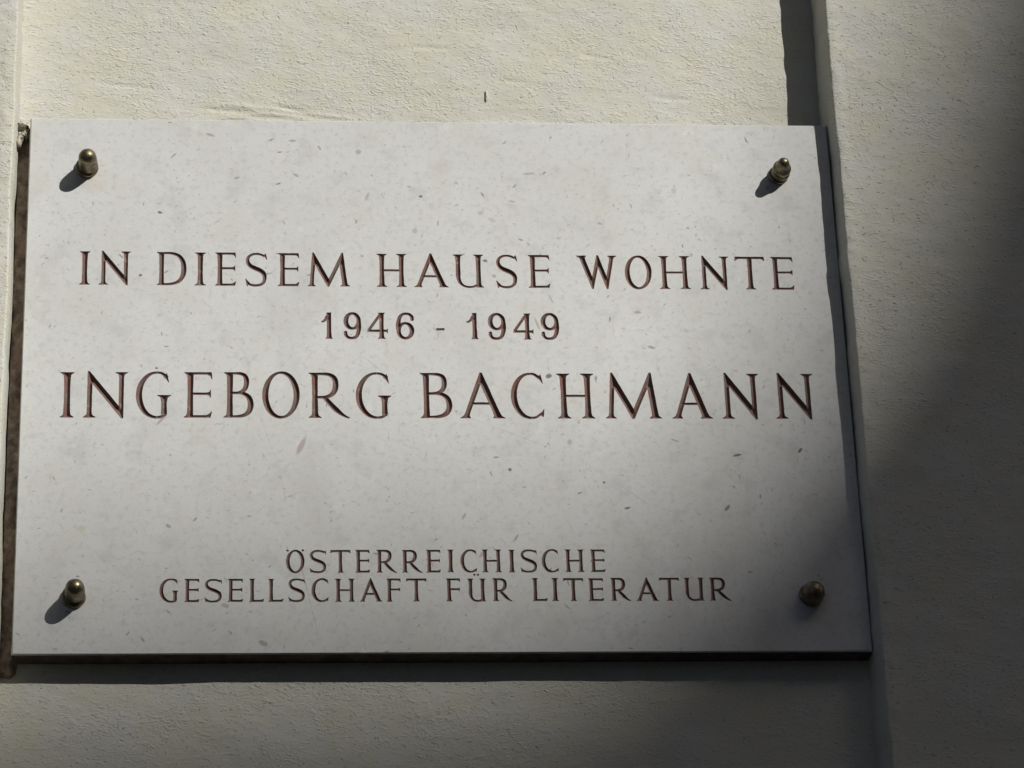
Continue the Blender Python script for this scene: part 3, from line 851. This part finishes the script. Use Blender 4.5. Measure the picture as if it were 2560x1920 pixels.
# ------------------------------------------------------------------ plaque
HW, HH = 0.350, 0.24955
plaque = empty('memorial_plaque', (0, 0, 0))
tag(plaque, 'pale limestone memorial plaque with red-brown engraved lettering, bolted to the cream plaster wall', 'plaque')

def slab():
    # front face with the letters cut out, worn arris, sides, back
    per = []
    n1, n2 = 90, 64
    for i in range(n1): per.append((-HW + 2 * HW * i / n1, -HH, 0, 1))
    for i in range(n2): per.append((HW, -HH + 2 * HH * i / n2, -1, 0))
    for i in range(n1): per.append((HW - 2 * HW * i / n1, HH, 0, -1))
    for i in range(n2): per.append((-HW, HH - 2 * HH * i / n2, 1, 0))
    N = len(per)
    r = random.Random(3)
    outer, inner = [], []
    for i, (x, z, nx, nz) in enumerate(per):
        c = 0.0009 + 0.0005 * r.random() + (0.0020 * r.random() if r.random() < 0.14 else 0)
        corner = i in (0, n1, n1 + n2, 2 * n1 + n2)
        px, pz = x, z
        if corner:
            px -= math.copysign(0.0012, x); pz -= math.copysign(0.0012, z)
        else:
            px += nx * c; pz += nz * c
        inner.append((px, pz)); outer.append((x, z))
    pts = list(inner); edges = [(i, (i + 1) % N) for i in range(N)]
    for OV, OS, P2, lo, hi in holes:
        b = len(pts); pts += [tuple(p) for p in OV]
        edges += [(a + b, c + b) for a, c in OS]
    r_ = cdt(np.array(pts) * 100, edges)
    RV = np.array([v[:] for v in r_[0]]) / 100
    F = np.array([f for f in r_[2] if len(f) == 3])
    cen = RV[F].mean(1)
    cut = np.zeros(len(F), bool)
    for OV, OS, P2, lo, hi in holes:
        k = np.where((cen[:, 0] > lo[0]) & (cen[:, 0] < hi[0]) & (cen[:, 1] > lo[1]) & (cen[:, 1] < hi[1]))[0]
        if len(k): cut[k] |= in_any(cen[k, 0], cen[k, 1], P2)
    F = F[~cut]
    verts = [(x, 0.0, z) for x, z in RV]
    faces = [tuple(int(i) for i in f) for f in F]
    # map the inner rim to its indices in the triangulation
    rim = []
    for p in inner:
        rim.append(int(np.argmin(np.hypot(RV[:, 0] - p[0], RV[:, 1] - p[1]))))
    o0 = len(verts)
    verts += [(x, 0.0011, z) for x, z in outer]
    b0 = len(verts)
    verts += [(x, TP - 0.001, z) for x, z in outer]
    for i in range(N):
        j = (i + 1) % N
        if rim[i] != rim[j]: faces.append((rim[i], o0 + i, o0 + j, rim[j]))
        faces.append((o0 + i, b0 + i, b0 + j, o0 + j))
    faces.append(tuple(b0 + i for i in range(N)))
    bm = bmesh.new()
    me = bpy.data.meshes.new('slab')
    me.from_pydata(verts, [], faces); me.update()
    bm.from_mesh(me)
    bmesh.ops.recalc_face_normals(bm, faces=bm.faces)
    bm.to_mesh(me); bm.free()
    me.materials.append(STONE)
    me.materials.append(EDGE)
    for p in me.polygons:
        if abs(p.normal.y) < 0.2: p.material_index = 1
    o = bpy.data.objects.new('slab', me); col.objects.link(o); o.parent = plaque
    return o
slab()

NAMES = {'1': 'numeral', '4': 'numeral', '6': 'numeral', '9': 'numeral', '-': 'dash'}
for ch, V_, F in letters:
    a, b, c = V_[F[0][0]], V_[F[0][1]], V_[F[0][2]]
    nrm = np.cross(b - a, c - a)
    fs = F[:, ::-1] if nrm[1] > 0 else F
    mesh_obj(NAMES.get(ch, 'letter'), V_.tolist(), fs.tolist(), PAINT, plaque)

# ------------------------------------------------------------------ dome nuts
def lathe(profile, n=40, flats=0, wob=0.0, seed=0):
    r = random.Random(seed)
    verts, faces = [], []
    for rad, hgt in profile:
        for i in range(n):
            a = 2 * math.pi * i / n
            k = rad * (1 + wob * math.sin(2 * a + seed) + wob * 0.6 * math.sin(5 * a + seed * 2))
            verts.append((k * math.cos(a), -hgt, k * math.sin(a)))
    for j in range(len(profile) - 1):
        for i in range(n):
            i2 = (i + 1) % n
            faces.append((j * n + i, j * n + i2, (j + 1) * n + i2, (j + 1) * n + i))
    top = len(verts); verts.append((0, -profile[-1][1] - profile[-1][0] * 0.15, 0))
    k = (len(profile) - 1) * n
    for i in range(n): faces.append((k + i, k + (i + 1) % n, top))
    return verts, faces

def dome(r0, y0, r1, hgt, k=9):
    """bullet profile from radius r0 at y0 to a round tip"""
    out = []
    for i in range(k + 1):
        a = i / k * math.pi / 2 * 0.985
        out.append((r1 * math.cos(a), hgt - r1 + r1 * math.sin(a)))
    return out

def dome_nut(x, z, kind, seed, tilt):
    if kind == 'bullet':
        prof = [(0.0080, 0.0005), (0.0082, 0.0030), (0.0081, 0.0070), (0.0081, 0.0110), (0.0080, 0.0150), (0.0078, 0.0166)] + dome(0, 0, 0.0077, 0.0255)
        wash = [(0.0096, 0.0), (0.0098, 0.0006), (0.0098, 0.0032), (0.0092, 0.0040), (0.0050, 0.0042)]
    elif kind == 'round':
        prof = [(0.0086, 0.0005), (0.0092, 0.0030), (0.0094, 0.0070), (0.0094, 0.0100)] + dome(0, 0, 0.0093, 0.0200)
        wash = [(0.0098, 0.0), (0.0100, 0.0006), (0.0100, 0.0022), (0.0094, 0.0030), (0.0050, 0.0032)]
    else:
        prof = [(0.0070, 0.0005), (0.0080, 0.0030), (0.0082, 0.0052), (0.0081, 0.0066), (0.0068, 0.0076), (0.0068, 0.0084), (0.0080, 0.0094), (0.0081, 0.0120), (0.0079, 0.0134), (0.0062, 0.0148), (0.0060, 0.0176), (0.0056, 0.0190)] + dome(0, 0, 0.0050, 0.0258)
        wash = [(0.0086, 0.0), (0.0088, 0.0006), (0.0088, 0.0022), (0.0082, 0.0029), (0.0050, 0.0031)]
    v, f = lathe(prof, 40, wob=0.012, seed=seed)
    o = mesh_obj('dome_nut', v, f, BRASS, plaque, True)
    o.location = (x, 0.0, z)
    o.rotation_euler = (math.radians(tilt[0]), rng.uniform(0, 6), math.radians(tilt[1]))
    v, f = lathe(wash, 40, wob=0.015, seed=seed + 3)
    w = mesh_obj('washer', v, f, BRASS, o, True)
    w.location = (0.0013, 0.0004, -0.0008)
    return o

dome_nut(-0.2985, 0.1998, 'bullet', 1, (1.0, -1.0))
tip = dome_nut(0.3045, 0.1980, 'stepped', 2, (2.0, 2.0)); tip['label'] = 'stepped brass nut with a small pointed tip'
dome_nut(-0.3003, -0.1990, 'bullet', 3, (-1.0, 0.5))
dome_nut(0.3027, -0.2015, 'round', 4, (0.0, 1.0))

# ------------------------------------------------------------------ unseen houses added so their roof edges throw the soft shade
FACADE = mat_plain('shade_house_plaster', (0.34, 0.32, 0.28), (0.42, 0.40, 0.36), 2.0)
TILES = mat_plain('dark_roof_tiles', (0.10, 0.06, 0.05), (0.16, 0.10, 0.08), 6.0)

def house(name, label, p_wall, dist, m_slope, length, depth, root=None):
    """added unseen shade caster in house form; its eaves, seen along the sun's rays, run through p_wall on the wall with the given slope"""
    P = Vector((p_wall[0], 0, p_wall[1])) + S * dist
    dy = m_slope / (SB - m_slope * SA)
    d = Vector((1, dy, 0)).normalized()
    n = Vector((d.y, -d.x, 0))
    if n.dot(Vector((S.x, S.y, 0))) < 0: n = -n                     # away from the plaque, towards the sun
    a = P + d * length[0]; b = P + d * length[1]
    pre = 'shade_wing_' if root else ''
    if root is None:
        root = empty(name, ((a.x + b.x) / 2, (a.y + b.y) / 2, GROUND))
        tag(root, label, 'house')
    inv = -Vector(root.location)
    c1, c0 = b + n * depth, a + n * depth
    zb = GROUND
    low = 0.35
    wv = [Vector((q.x, q.y, z)) + n * (0.35 if k in (0, 1) else -0.35) + inv for z in (zb, P.z - low) for k, q in enumerate((a, b, c1, c0))]
    mesh_obj(pre + 'wall', wv, [(0, 1, 5, 4), (1, 2, 6, 5), (2, 3, 7, 6), (3, 0, 4, 7), (4, 5, 6, 7), (0, 3, 2, 1)], FACADE, root)
    rise = 0.38 * depth / 2
    ra = (a + c0) / 2 + Vector((0, 0, rise)); rb = (b + c1) / 2 + Vector((0, 0, rise))
    dn = Vector((0, 0, -low * 0.6))
    rv = [q + inv for q in (a, b, c1, c0, ra, rb, a + dn, b + dn, c1 + dn, c0 + dn)]
    mesh_obj(pre + 'roof', rv, [(0, 1, 5, 4), (2, 3, 4, 5), (1, 2, 5), (3, 0, 4), (0, 6, 7, 1), (1, 7, 8, 2), (2, 8, 9, 3), (3, 9, 6, 0), (6, 9, 8, 7)], TILES, root)
    return root

nb = house('shade_house_right', 'unseen house added on the right so its eaves shade the lower right of the wall', (0.340, 0.12), 28.0, 2.9, (-7.0, 14.0), 9.0)
house('', '', (0.238, -0.09), 24.0, 1.3, (-4.0, 8.0), 5.0, nb)  # lower wing added to bring the shade down across the plaque's lower right
house('shade_house_front', 'unseen house added across the street so its roof edge dims the bottom of the wall', (-0.03, -0.185), 35.0, 0.08, (-24.0, 22.0), 11.0)

gnd = mesh_obj('pavement', [(-60, -80, GROUND), (60, -80, GROUND), (60, 0.3, GROUND), (-60, 0.3, GROUND)], [(0, 1, 2, 3)], mat_plain('grey_paving', (0.10, 0.10, 0.095), (0.16, 0.155, 0.15), 3.0))
tag(gnd, kind='structure')
